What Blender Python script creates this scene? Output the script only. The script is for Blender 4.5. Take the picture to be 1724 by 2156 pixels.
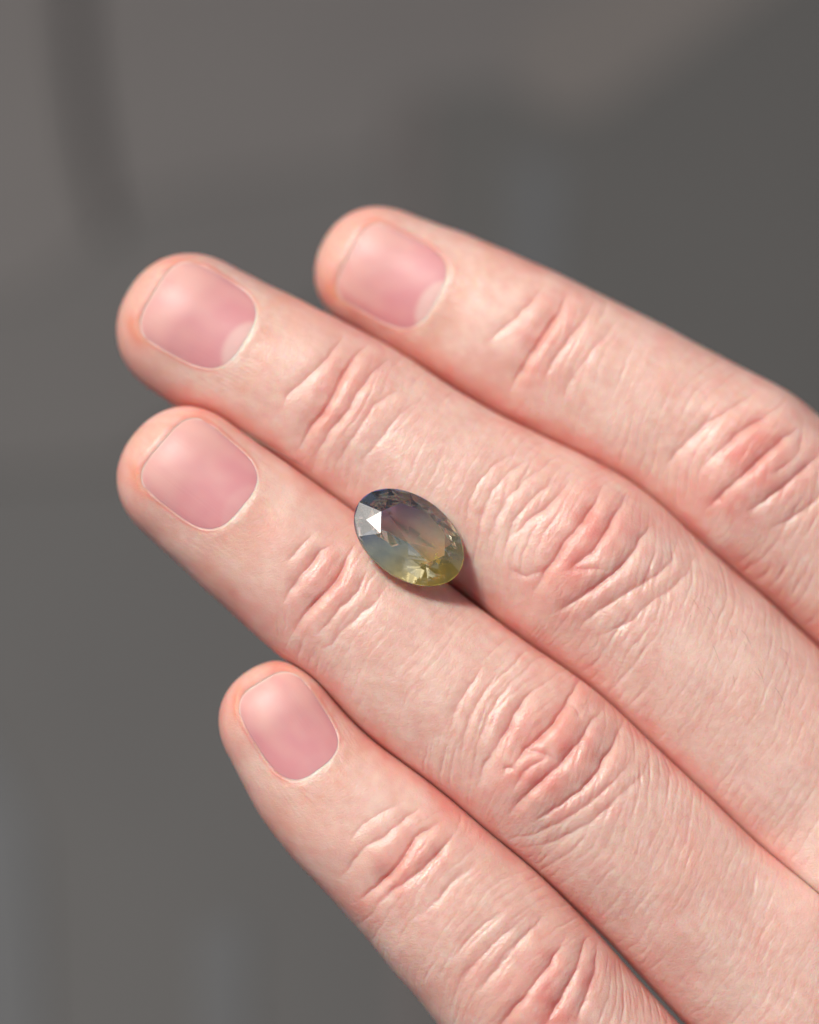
import bpy, math
import numpy as np
from mathutils import Matrix, Vector

for o in list(bpy.data.objects):
    bpy.data.objects.remove(o)
scene = bpy.context.scene
COL = scene.collection

# ------------------------------------------------------------------ camera
PITCH = math.radians(64)          # how far the lens looks down
DIST = 400.0                      # lens to the sharp plane, mm
MMP = 0.05                        # mm in the sharp plane per tracing unit (frame = 1724 x 2155 units)
HEIGHT = 0.20                     # sharp plane above the table, m
AX = np.array([1.0, 0, 0])
AY = np.array([0, math.sin(PITCH), math.cos(PITCH)])
AZ = np.array([0, -math.cos(PITCH), math.sin(PITCH)])
ROT = np.stack([AX, AY, AZ], 1)
TARGET = np.array([0.0, 0.0, HEIGHT])
M_FRAME = Matrix([[ROT[i][0], ROT[i][1], ROT[i][2], TARGET[i]] for i in range(3)] + [[0, 0, 0, 1]])

cam_data = bpy.data.cameras.new('camera')
cam = bpy.data.objects.new('camera', cam_data)
COL.objects.link(cam)
scene.camera = cam
cam.matrix_world = M_FRAME @ Matrix.Translation((0, 0, DIST / 1000))
cam_data.sensor_fit = 'HORIZONTAL'
cam_data.sensor_width = 24
cam_data.lens = 24 * DIST / (1724 * MMP)
cam_data.clip_start = 0.01
cam_data.clip_end = 100
cam_data.dof.use_dof = True
cam_data.dof.focus_distance = DIST / 1000
cam_data.dof.aperture_fstop = cam_data.lens / 20.0      # 20 mm wide iris

# ------------------------------------------------------------------ light
SUN_CAM = np.array([-0.38, 0.57, 0.73])
SUN_DIR = ROT @ (SUN_CAM / np.linalg.norm(SUN_CAM))
world = bpy.data.worlds.new('World')
scene.world = world
world.use_nodes = True
wn = world.node_tree
bg = wn.nodes['Background']
sky = wn.nodes.new('ShaderNodeTexSky')
sky.sky_type = 'NISHITA'
sky.sun_disc = False
sky.sun_elevation = math.asin(SUN_DIR[2])
sky.sun_rotation = math.atan2(SUN_DIR[0], SUN_DIR[1])
sky.dust_density = 5.0
sky.air_density = 0.7
wn.links.new(sky.outputs[0], bg.inputs[0])
bg.inputs[1].default_value = 0.075
sun_data = bpy.data.lights.new('sun', 'SUN')
sun_data.energy = 3.5
sun_data.angle = math.radians(12)
sun_data.color = (1.0, 0.955, 0.89)
sun = bpy.data.objects.new('sun', sun_data)
COL.objects.link(sun)
sun.rotation_euler = Vector(SUN_DIR).to_track_quat('Z', 'Y').to_euler()
sun.location = (-0.6, 0.2, 1.5)

scene.view_settings.view_transform = 'Standard'
scene.view_settings.look = 'None'
scene.view_settings.gamma = 1.0
scene.view_settings.exposure = 0.0
scene.view_settings.use_curve_mapping = False
scene.render.engine = 'CYCLES'
scene.cycles.use_denoising = True
scene.cycles.use_adaptive_sampling = True
scene.cycles.adaptive_threshold = 0.025
scene.cycles.max_bounces = 14
scene.cycles.transmission_bounces = 12
scene.cycles.caustics_reflective = True
scene.cycles.caustics_refractive = True
scene.cycles.sample_clamp_indirect = 6.0

# ------------------------------------------------------------------ helpers
rng = np.random.default_rng(7)
_perm = rng.permutation(1024).astype(np.int64)
_grad = np.stack([np.cos(np.linspace(0, 2 * np.pi, 1024, endpoint=False)),
                  np.sin(np.linspace(0, 2 * np.pi, 1024, endpoint=False))], 1)


def noise2(x, y):
    """gradient noise, about -0.7 .. 0.7"""
    x = np.asarray(x, float); y = np.asarray(y, float)
    xi = np.floor(x).astype(np.int64); yi = np.floor(y).astype(np.int64)
    fx = x - xi; fy = y - yi
    sx = fx * fx * fx * (fx * (fx * 6 - 15) + 10); sy = fy * fy * fy * (fy * (fy * 6 - 15) + 10)

    def g(ix, iy, dx, dy):
        h = _grad[_perm[(_perm[ix & 1023] + iy) & 1023]]
        return h[:, 0] * dx + h[:, 1] * dy
    a = g(xi, yi, fx, fy); b = g(xi + 1, yi, fx - 1, fy)
    c = g(xi, yi + 1, fx, fy - 1); d = g(xi + 1, yi + 1, fx - 1, fy - 1)
    return (a + sx * (b - a)) + sy * ((c + sx * (d - c)) - (a + sx * (b - a)))


def sstep(e0, e1, x):
    t = np.clip((x - e0) / (e1 - e0), 0, 1)
    return t * t * (3 - 2 * t)


def to_local(px, py, z):
    """tracing units on the picture + height over the sharp plane (mm) -> hand frame in mm"""
    k = MMP * (DIST - z) / DIST
    return np.array([(px - 862.0) * k, -(py - 1077.5) * k, z])


def project(X):
    """hand frame mm -> tracing units"""
    k = MMP * (DIST - X[:, 2]) / DIST
    return X[:, 0] / k + 862.0, -X[:, 1] / k + 1077.5


def mesh_from(name, verts, faces, smooth=True, ngons=()):
    me = bpy.data.meshes.new(name)
    verts = np.asarray(verts, np.float32); faces = np.asarray(faces, np.int32)
    n = faces.shape[1]
    me.vertices.add(len(verts)); me.vertices.foreach_set('co', verts.ravel())
    idx = faces.ravel(); start = np.arange(0, faces.size, n, dtype=np.int32)
    if len(ngons):
        sizes = np.array([len(g) for g in ngons], np.int32)
        start = np.concatenate([start, faces.size + np.concatenate([[0], np.cumsum(sizes)[:-1]])]).astype(np.int32)
        idx = np.concatenate([idx, np.concatenate([np.asarray(g) for g in ngons])]).astype(np.int32)
    me.loops.add(len(idx)); me.loops.foreach_set('vertex_index', idx)
    me.polygons.add(len(start))
    me.polygons.foreach_set('loop_start', start)
    me.update(calc_edges=True)
    if smooth:
        me.polygons.foreach_set('use_smooth', np.ones(len(start), bool))
    me.validate()
    return me


def add_attr(me, name, data):
    data = np.asarray(data, np.float32)
    if data.ndim == 1:
        me.attributes.new(name, 'FLOAT', 'POINT').data.foreach_set('value', data)
    else:
        me.attributes.new(name, 'FLOAT_VECTOR', 'POINT').data.foreach_set('vector', data.ravel())


class NT:
    """short hand for building node materials"""
    def __init__(self, name):
        self.m = bpy.data.materials.new(name)
        self.m.use_nodes = True
        self.t = self.m.node_tree
        self.t.nodes.clear()
        self.out = self.n('ShaderNodeOutputMaterial')

    def n(self, kind, **kw):
        nd = self.t.nodes.new(kind)
        for k, v in kw.items():
            setattr(nd, k, v)
        return nd

    def l(self, a, b):
        self.t.links.new(a, b)

    def attr(self, name):
        return self.n('ShaderNodeAttribute', attribute_name=name)

    def math(self, op, a, b=None):
        nd = self.n('ShaderNodeMath', operation=op)
        for i, v in enumerate((a, b)):
            if v is None:
                continue
            if isinstance(v, (int, float)):
                nd.inputs[i].default_value = v
            else:
                self.l(v, nd.inputs[i])
        return nd.outputs[0]

    def ramp(self, fac, stops):
        nd = self.n('ShaderNodeValToRGB')
        el = nd.color_ramp.elements
        while len(el) < len(stops):
            el.new(0.5)
        for e, (p, c) in zip(el, stops):
            e.position = p
            e.color = (c, c, c, 1) if isinstance(c, (int, float)) else (*c, 1)
        self.l(fac, nd.inputs[0])
        return nd.outputs[0]


# ------------------------------------------------------------------ the hand as a distance field
# stations from finger tip to base: x, y, half width in tracing units, height of the axis in mm
FINGERS = {
    'index': dict(st=[(800, 572, 134, -18.5), (900, 618, 149, -17.7), (1050, 690, 156, -16.7), (1130, 730, 160, -16.3), (1280, 812, 166, -15.9),
                      (1440, 905, 172, -15.7), (1560, 985, 193, -15.5), (1680, 1085, 188, -15.9), (1790, 1180, 190, -16.5), (2000, 1380, 200, -17.4), (2250, 1640, 215, -17.9)],
                  ext=[0, 10, 22, 24, 24, 24, 23, 16, 4, 0, 0], cap=1.0, nail=(826, 584, 196, 192, 2), roll=0.08),
    'middle': dict(st=[(405, 692, 155, -13.4), (520, 755, 161, -12.6), (700, 850, 166, -11.9), (820, 930, 170, -11.6), (940, 1020, 178, -11.4),
                       (1080, 1090, 184, -11.1), (1212, 1172, 204, -10.9), (1340, 1285, 198, -11.0), (1480, 1420, 208, -11.4), (1724, 1672, 222, -12.5), (2050, 2010, 235, -14.0)],
                   ext=[0, 9, 20, 22, 22, 22, 22, 22, 21, 16, 4], cap=1.0, nail=(423, 658, 206, 206, 0), roll=0.16),
    'ring': dict(st=[(398, 1006, 148, -8.6), (480, 1075, 157, -8.0), (672, 1224, 168, -7.6), (785, 1310, 170, -7.4), (888, 1406, 173, -7.3),
                     (1020, 1500, 176, -7.0), (1140, 1592, 189, -6.9), (1260, 1700, 186, -7.2), (1400, 1832, 192, -7.8), (1650, 2080, 204, -9.5), (1980, 2420, 220, -12)],
                 ext=[0, 0, 5, 16, 22, 25, 25, 16, 0, 0, 0], cap=1.0, nail=(427, 996, 208, 200, 0), roll=0.16),
    'little': dict(st=[(592, 1522, 128, -6.2), (672, 1652, 148, -5.8), (847, 1797, 173, -5.8), (999, 1951, 191, -6.0), (1126, 2099, 193, -6.2), (1206, 2183, 184, -6.5),
                       (1300, 2276, 180, -6.9), (1420, 2420, 182, -8.0), (1750, 2750, 190, -11)],
                   ext=[0] * 9, cap=1.0, nail=(612, 1526, 206, 166, 0), roll=0.10),
}
ORDER = ['index', 'middle', 'ring', 'little']


def smooth_table(v, sig, step):
    r = int(3 * sig / step)
    k = np.exp(-0.5 * (np.arange(-r, r + 1) * step / sig) ** 2); k /= k.sum()
    s0 = v[1] - v[0]; s1 = v[-1] - v[-2]
    pad = np.concatenate([v[0] + s0 * np.arange(-r, 0), v, v[-1] + s1 * np.arange(1, r + 1)])
    return np.convolve(pad, k, 'valid')


for F in FINGERS.values():
    st = np.array(F['st'], float)
    # the side that is tucked under the neighbouring finger reaches a little further than the visible edge
    dv = np.gradient(st[:, :2], axis=0); dv /= np.linalg.norm(dv, axis=1)[:, None]
    e_ = np.array(F['ext'], float)
    st[:, 0] += -dv[:, 1] * e_ * 0.5; st[:, 1] += dv[:, 0] * e_ * 0.5; st[:, 2] += e_ * 0.5
    P = np.array([to_local(x, y, z) for x, y, hw, z in st])
    HW = np.array([hw * MMP * (DIST - z) / DIST for x, y, hw, z in st])
    O = P[0]
    d = P[-1, :2] - O[:2]; d /= np.linalg.norm(d)
    n = np.array([-d[1], d[0]])                       # to the left of base-ward travel ...
    if n[0] < 0:
        n = -n                                        # ... turned so that it points up-right in the picture
    s = (P[:, :2] - O[:2]) @ d
    c = (P[:, :2] - O[:2]) @ n
    step = 0.25
    S = np.arange(-12, s[-1], step)
    slope = (c[1] - c[0]) / (s[1] - s[0])
    cc = np.interp(S, s, c); cc[S < 0] = S[S < 0] * slope
    F['S0'] = S[0]; F['step'] = step; F['len'] = s[-1]; F['su'] = s
    F['c'] = smooth_table(cc, 3.0, step)
    F['hw'] = smooth_table(np.interp(S, s, HW), 2.2, step)
    F['zc'] = smooth_table(np.interp(S, s, P[:, 2]), 3.0, step)
    F['th'] = np.arctan(np.gradient(F['c'], step))
    F['O'] = O[:2]; F['d'] = d; F['n'] = n
    F['Lc'] = HW[0] * F['cap']


def look(F, key, u):
    t = (u - F['S0']) / F['step']
    t = np.clip(t, 0, len(F[key]) - 1.001)
    i = t.astype(np.int32); f = t - i
    tab = F[key]
    return tab[i] * (1 - f) + tab[i + 1] * f


PEX = 2.15


def finger_coords(F, X, iters=2):
    rel = X[:, :2] - F['O']
    s = rel @ F['d']; t = rel @ F['n']
    u = s.copy()
    for _ in range(iters):
        th = look(F, 'th', u); cu = look(F, 'c', u)
        r = (s - u) * np.cos(th) + (t - cu) * np.sin(th)
        u = u + r * np.cos(th)
    th = look(F, 'th', u); cu = look(F, 'c', u)
    a = -(s - u) * np.sin(th) + (t - cu) * np.cos(th)
    b = X[:, 2] - look(F, 'zc', u)
    return u, a, b


HD, HV = 0.86, 0.98


def finger_f(F, X, iters=2):
    u, a, b = finger_coords(F, X, iters)
    hw = look(F, 'hw', u)
    h = np.where(b > 0, HD * hw, HV * hw)
    sc = np.clip(-u, 0, None) / F['Lc']
    q = (np.abs(a / hw) ** PEX + np.abs(b / h) ** PEX + sc ** PEX) ** (1 / PEX)
    return (q - 1) * hw * 0.95, u, a, b


def surf_point(F, u, phi, off):
    """point on the finger at axis position u and angle phi from the dorsal line (towards the top right)"""
    u = np.asarray(u, float)
    th = look(F, 'th', u); cu = look(F, 'c', u); hw = look(F, 'hw', u)
    sc = np.clip(-u, 0, None) / F['Lc']
    sn, cs = np.sin(phi), np.cos(phi)
    h = np.where(cs > 0, HD * hw, HV * hw)
    rr = np.clip(1 - sc ** PEX, 1e-4, 1) ** (1 / PEX)
    R = rr / (np.abs(sn / hw) ** PEX + np.abs(cs / h) ** PEX) ** (1 / PEX) + off
    s = u - R * sn * np.sin(th); t = cu + R * sn * np.cos(th)
    xy = F['O'] + s[:, None] * F['d'] + t[:, None] * F['n']
    return np.column_stack([xy, look(F, 'zc', u) + R * cs])


def smin(a, b, k):
    h = np.clip(0.5 + 0.5 * (b - a) / k, 0, 1)
    return b * (1 - h) + a * h - k * h * (1 - h)


# the back of the hand: a thick rounded slab that the fingers grow out of
PALM_O = to_local(1672, 1832, -13.0)
PALM_D = np.array([0.72, -0.69])


def palm_f(X):
    rel = X[:, :2] - PALM_O[:2]
    s = rel @ PALM_D
    t = rel @ np.array([-PALM_D[1], PALM_D[0]])
    s = s - 0.10 * t - 0.004 * t * t + 0.75 * np.minimum(t + 3.0, 0)
    z = X[:, 2] - (-12.0 + 0.02 * t - 0.02 * np.abs(t) - 0.00 * s)
    qx = np.maximum(-s + 5.5, 0)
    hz = 10.0
    q = np.sqrt((np.abs(z) / hz) ** 2 + (np.abs(qx) / 10.0) ** 2 + (np.clip(np.abs(t) - 26, 0, None) / 9.0) ** 2)
    return (q - 1) * 9.0


def hand_f(fi, X, iters=2):
    """finger fi with its share of the back of the hand; where it presses on a neighbour the flesh lies flat against it"""
    f0 = finger_f(FINGERS[ORDER[fi]], X, iters)[0]
    pf = palm_f(X)
    body = smin(f0, pf, 5.0)
    kk = 0.05 + 0.45 * sstep(-8.5, -5.5, pf)            # the furrow closes where the web of the hand begins
    for fj in (fi - 1, fi + 1):
        if 0 <= fj < 4:
            fn = finger_f(FINGERS[ORDER[fj]], X, iters)[0]
            body = -smin(-body, -(0.5 * (f0 - fn) + 0.02 - 0.008 * sstep(3.0, 0.5, pf)), kk)
    return body


def build_shell(fi):
    h = 0.57
    lo = np.array([-34.0, -90.0, -27.0]); hi = np.array([80.0, 36.0, 4.0])
    st = np.array(FINGERS[ORDER[fi]]['st'], float)
    bx = np.array([to_local(x, y, z)[:2] for x, y, hw, z in st]); wx = st[:, 2] * MMP + 4.0
    lo[:2] = np.maximum(lo[:2], (bx - wx[:, None]).min(0)); hi[:2] = np.minimum(hi[:2], (bx + wx[:, None]).max(0))
    LO, HI = lo.copy(), hi.copy()
    ax = [np.arange(lo[i], hi[i] + h, h) for i in range(3)]
    shp = tuple(len(v) for v in ax)
    f = np.empty(shp, np.float32)
    yy, zz = np.meshgrid(ax[1], ax[2], indexing='ij')
    for i0 in range(0, shp[0], 16):
        xs = ax[0][i0:i0 + 16]
        X = np.empty((len(xs),) + yy.shape + (3,))
        X[..., 0] = xs[:, None, None]; X[..., 1] = yy; X[..., 2] = zz
        f[i0:i0 + 16] = hand_f(fi, X.reshape(-1, 3), 1).reshape(len(xs), *yy.shape)
    # close the solid at the border of the block, rounded by the slab that ends there
    ins = f < 0
    ins[0] = ins[-1] = False; ins[:, 0] = ins[:, -1] = False; ins[:, :, 0] = ins[:, :, -1] = False
    cnt = np.zeros(tuple(s - 1 for s in shp), np.int8)
    for a in (0, 1):
        for b in (0, 1):
            for c in (0, 1):
                cnt += ins[a:shp[0] - 1 + a, b:shp[1] - 1 + b, c:shp[2] - 1 + c]
    act = (cnt > 0) & (cnt < 8)
    idx = -np.ones(act.shape, np.int64)
    cells = np.argwhere(act)
    idx[tuple(cells.T)] = np.arange(len(cells))
    V = lo + (cells + 0.5) * h
    quads = []
    for axis in range(3):
        A = np.moveaxis(ins, axis, 0); I = np.moveaxis(idx, axis, 0)
        e0 = A[:-1, 1:-1, 1:-1]; e1 = A[1:, 1:-1, 1:-1]
        for flip, m in ((False, e0 & ~e1), (True, ~e0 & e1)):
            p = np.argwhere(m)
            i, j, k = p.T
            j = j + 1; k = k + 1
            q = np.stack([I[i, j - 1, k - 1], I[i, j, k - 1], I[i, j, k], I[i, j - 1, k]], 1)
            if flip ^ (axis == 1):
                q = q[:, ::-1]
            quads.append(q)
    Q = np.concatenate(quads)
    edge = (V[:, 0] > ax[0][-1] - 1.5) | (V[:, 1] < ax[1][0] + 1.5)

    def relax(V, Q, edge, n, w=0.5):
        for _ in range(n):
            acc = np.zeros_like(V); cn = np.zeros(len(V))
            for a in range(4):
                b = (a + 1) % 4
                for x in range(3):
                    acc[:, x] += np.bincount(Q[:, a], V[Q[:, b], x], len(V)) + np.bincount(Q[:, b], V[Q[:, a], x], len(V))
                cn += np.bincount(Q[:, a], minlength=len(V)) + np.bincount(Q[:, b], minlength=len(V))
            V = V + w * (acc / np.maximum(cn, 1)[:, None] - V)
        return V

    def grad(X, f0):
        e = 0.02
        G = np.empty_like(X)
        for a in range(3):
            Y = X.copy(); Y[:, a] += e
            G[:, a] = (hand_f(fi, Y) - f0) / e
        return G

    def snap(V, edge, n):
        for _ in range(n):
            f0 = hand_f(fi, V)
            G = grad(V, f0)
            g2 = np.maximum((G * G).sum(1), 0.05)
            stepv = np.clip(f0 / g2, -0.6, 0.6)[:, None] * G
            stepv[edge] = 0
            V = V - stepv
        return V, G / np.sqrt(np.maximum((G * G).sum(1), 1e-9))[:, None]

    def subdivide(V, Q, flag):
        """split the flagged quads in four; their unflagged neighbours take the new edge points as corners"""
        n = len(V)
        QF, QR = Q[flag], Q[~flag]
        E = np.concatenate([np.stack([QF[:, a], QF[:, (a + 1) % 4]], 1) for a in range(4)])
        E.sort(axis=1)
        uk, inv = np.unique(E[:, 0] * n + E[:, 1], return_inverse=True)
        mid = 0.5 * (V[uk // n] + V[uk % n])
        cen = V[QF].mean(1)
        nq = len(QF)
        em = n + inv.reshape(4, nq)
        ce = n + len(uk) + np.arange(nq)
        NQ = np.concatenate([np.stack([QF[:, a], em[a], ce, em[(a - 1) % 4]], 1) for a in range(4)])
        ngons = []
        if len(QR):
            loc = np.empty((len(QR), 4), np.int64)
            for a in range(4):
                e = np.sort(np.stack([QR[:, a], QR[:, (a + 1) % 4]], 1), axis=1)
                k = e[:, 0] * n + e[:, 1]
                p = np.minimum(np.searchsorted(uk, k), len(uk) - 1)
                loc[:, a] = np.where(uk[p] == k, n + p, -1)
            touched = (loc >= 0).any(1)
            for q, l in zip(QR[touched].tolist(), loc[touched].tolist()):
                g = []
                for a in range(4):
                    g.append(q[a])
                    if l[a] >= 0:
                        g.append(l[a])
                ngons.append(g)
            NQ = np.concatenate([NQ, QR[~touched]])
        return np.concatenate([V, mid, cen]), NQ, ngons

    V = relax(V, Q, edge, 2)
    V, _ = snap(V, edge, 2)
    V = relax(V, Q, edge, 3)
    V, _ = snap(V, edge, 2)
    for k in range(2):
        if k == 0:
            flag = np.ones(len(Q), bool)
        else:                                   # full detail only on the upper side, in and round the picture
            c = V[Q].mean(1); qx, qy = project(c)
            flag = (N[Q, 2].mean(1) > -0.3) & (qx < 1840) & (qy < 2270)
        V, Q, ngons = subdivide(V, Q, flag)
        edge = (V[:, 0] > ax[0][-1] - 1.5) | (V[:, 1] < ax[1][0] + 1.5)
        V = relax(V, Q, edge, 1)
        V, N = snap(V, edge, 1)
    N = relax(N, Q, edge, 4)
    N /= np.maximum(np.linalg.norm(N, axis=1), 1e-6)[:, None]
    return V, Q, N, ngons


# nails: centre on the picture -> axis position and angle on the finger
def nail_frame(F):
    px, py, L, W, _ = F['nail']
    z = look(F, 'zc', np.array([0.0]))[0] + HD * F['hw'][0] * 0.95
    u, a, b = finger_coords(F, to_local(px, py, z)[None, :])
    hw = look(F, 'hw', u)
    phi = math.asin(np.clip(a[0] / hw[0], -0.9, 0.9))
    k = MMP * (DIST - z) / DIST
    return float(u[0]), phi, L * k * 0.5 * 1.06, W * k * 0.5 * 1.14, float(hw[0])


for F in FINGERS.values():
    F['nf'] = nail_frame(F)


def nail_q(F, u, phi):
    """superellipse measure of the nail outline: 1 on its rim; x < 0 towards the tip"""
    u0, p0, L, W, hw = F['nf']
    x = (u - u0) / L
    y = (phi - p0) * hw / W
    y = y / (1 - 0.08 * np.clip(x, -1, 1))
    ex = np.where(x < 0, 4.6, 3.1)
    # distal edge runs in a gentle arc
    q = (np.abs(x) ** ex + np.abs(y) ** ex) ** (1 / ex)
    return q, x, y


# traced creases: finger folds on the dorsal side.  (points, depth mm, soft side mm, steep side mm)
def cr(ox, oy, k, pts, depth, w1=0.50, w2=0.42):
    return (np.array([(ox + x * k, oy + y * k) for x, y in pts], float), depth, w1, w2)


A_ = (920.2, 812.0, .4663)
B_ = (974.4, 1407.4, .2512)
C_ = (595.4, 1109.7, .2512)
D_ = (595.4, 676.6, .2512)
E_ = (649.6, 0.0, .6233)
G_ = (649.6, 1623.9, .471)
CREASES = {
    'middle': [
        cr(*A_, [(600, 420), (560, 480), (500, 540), (420, 600), (360, 660), (330, 690)], .34),
        cr(*A_, [(745, 450), (720, 520), (670, 590), (630, 650), (580, 700), (545, 760), (480, 850), (440, 930)], .46),
        cr(*A_, [(860, 490), (825, 550), (800, 590), (760, 660), (710, 740), (660, 780), (590, 830)], .46),
        cr(*A_, [(960, 640), (920, 690), (880, 760), (830, 820), (780, 860), (700, 920), (620, 975), (540, 1020)], .48),
        cr(*A_, [(1090, 700), (1060, 790), (1000, 850), (900, 910), (820, 960), (720, 1020), (640, 1090)], .26),
        cr(*A_, [(1170, 760), (1130, 850), (1050, 920), (960, 980), (880, 1060), (780, 1110), (680, 1150)], .2),
        cr(*A_, [(560, 420), (480, 460), (400, 540), (340, 620), (300, 740)], .2),
        cr(*A_, [(500, 360), (400, 420), (320, 500), (270, 600), (250, 700)], .16, .6),
        cr(*A_, [(440, 320), (330, 380), (250, 470), (200, 580), (190, 680)], .16, .6),
        cr(*A_, [(360, 300), (260, 350), (180, 440), (140, 540), (130, 640)], .15, .6),
        cr(*A_, [(590, 830), (680, 825), (790, 835)], .14, .4, .3),
        cr(*A_, [(320, 830), (400, 860), (490, 830)], .14, .4, .3),
        cr(*D_, [(720, 190), (600, 290), (530, 400), (470, 520), (400, 640), (330, 770), (240, 870), (190, 960), (140, 1060)], .55, .8),
        cr(*D_, [(520, 110), (430, 230), (330, 350), (200, 470), (90, 570), (20, 640), (0, 720)], .24),
        cr(*D_, [(900, 310), (780, 400), (700, 490), (620, 600), (560, 720), (480, 820), (390, 920), (330, 1030), (260, 1150)], .3),
        cr(*D_, [(1060, 560), (900, 600), (760, 700), (660, 860), (560, 1010), (470, 1150), (420, 1220)], .16),
        cr(*D_, [(1170, 640), (1000, 760), (860, 930), (740, 1080), (600, 1240)], .13, .6),
    ],
    'index': [
        cr(*A_, [(1440, 30), (1330, 100), (1230, 160), (1150, 230), (1090, 290), (1040, 350), (1030, 385)], .26),
        cr(*A_, [(1560, 80), (1480, 140), (1390, 190), (1310, 260), (1240, 320), (1190, 380)], .34),
        cr(*A_, [(1640, 190), (1560, 240), (1480, 310), (1410, 380), (1340, 440), (1280, 500), (1220, 550)], .5),
        cr(*A_, [(1740, 300), (1640, 390), (1560, 460), (1480, 520), (1400, 570)], .44),
        cr(*A_, [(1650, 200), (1640, 290), (1600, 340), (1530, 390), (1500, 400)], .22),
        cr(*A_, [(1800, 420), (1700, 530), (1600, 600), (1500, 650)], .26),
        cr(*E_, [(870, 1000), (850, 1050), (800, 1120), (760, 1180), (710, 1260), (680, 1320)], .55, .8),
        cr(*E_, [(800, 960), (760, 1010), (690, 1080), (610, 1150)], .2),
        cr(*E_, [(960, 1040), (890, 1130), (830, 1210), (790, 1290)], .24),
        cr(*E_, [(1040, 1090), (960, 1180), (900, 1260), (860, 1340)], .14),
    ],
    'ring': [
        cr(*B_, [(620, 140), (520, 250), (430, 380), (370, 520), (260, 680), (190, 780), (150, 900), (110, 1000)], .36),
        cr(*B_, [(980, 100), (900, 230), (820, 360), (760, 450), (690, 530), (600, 610), (530, 670), (460, 760), (400, 830)], .56, .9),
        cr(*B_, [(1180, 340), (1080, 440), (1030, 520), (980, 610), (900, 700), (840, 780), (740, 870), (640, 960), (560, 1030), (440, 1150), (390, 1230)], .52),
        cr(*B_, [(1350, 430), (1300, 560), (1250, 660), (1180, 770), (1120, 880), (1040, 970), (940, 1060), (830, 1140), (720, 1210), (600, 1290)], .54, .9),
        cr(*B_, [(700, 740), (600, 800), (500, 880), (430, 980), (420, 1000)], .3),
        cr(*B_, [(530, 680), (680, 720), (800, 770)], .24, .35, .3),
        cr(*B_, [(330, 840), (450, 830)], .2, .3, .3),
        cr(*B_, [(1430, 700), (1380, 830), (1250, 960), (1120, 1080), (960, 1200), (800, 1300), (600, 1390), (400, 1420)], .24),
        cr(*B_, [(1560, 760), (1500, 900), (1350, 1030), (1230, 1150), (1080, 1290), (900, 1390), (700, 1480), (480, 1500)], .2),
        cr(*B_, [(440, 60), (300, 250), (200, 420), (130, 600), (90, 800), (60, 950)], .2, .6),
        cr(*B_, [(300, 20), (170, 200), (60, 400), (0, 600), (-30, 800)], .2, .6),
        cr(*B_, [(170, -20), (50, 150), (-60, 330), (-130, 560)], .18, .6),
        cr(*B_, [(870, 240), (950, 340), (990, 430)], .12, .3, .25),
        cr(*B_, [(1050, 270), (1060, 380)], .12, .3, .25),
        cr(*C_, [(590, 160), (545, 250), (460, 430), (340, 560), (260, 640), (170, 740), (80, 880)], .55, .8),
        cr(*C_, [(420, 130), (320, 200), (240, 300), (150, 400), (60, 530), (10, 640)], .32),
        cr(*C_, [(720, 330), (640, 520), (480, 680), (380, 800), (310, 880), (280, 920)], .24),
        cr(*C_, [(900, 440), (800, 600), (620, 760), (480, 880), (400, 1000), (300, 1020)], .18),
        cr(*C_, [(280, 30), (180, 120), (100, 220), (30, 300)], .16, .5),
        cr(*C_, [(270, 620), (275, 720)], .1, .25, .25),
    ],
    'little': [
        cr(*G_, [(590, 220), (480, 290), (430, 380), (370, 450), (300, 520), (230, 570)], .6, .8),
        cr(*G_, [(650, 280), (600, 340), (540, 410), (470, 470), (390, 520), (310, 590)], .42),
        cr(*G_, [(500, 160), (430, 210), (340, 290), (260, 330), (200, 400), (150, 470)], .28),
        cr(*G_, [(430, 130), (330, 180), (240, 240), (180, 320)], .14, .5),
        cr(*G_, [(760, 400), (640, 500), (560, 590), (470, 660)], .14, .5),
        cr(*G_, [(1060, 640), (960, 740), (860, 860), (760, 980)], .3),
        cr(*G_, [(1150, 740), (1080, 860), (1000, 960), (920, 1060), (860, 1129), (820, 1200)], .44),
        cr(*G_, [(1240, 740), (1200, 880), (1150, 980), (1080, 1090), (1040, 1160)], .44),
        cr(*G_, [(1290, 780), (1280, 900), (1240, 1010), (1190, 1120)], .34),
        cr(*G_, [(980, 640), (860, 740), (720, 880), (660, 1000)], .2),
        cr(*G_, [(880, 610), (740, 720), (640, 840)], .16, .6),
    ],
}


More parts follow.
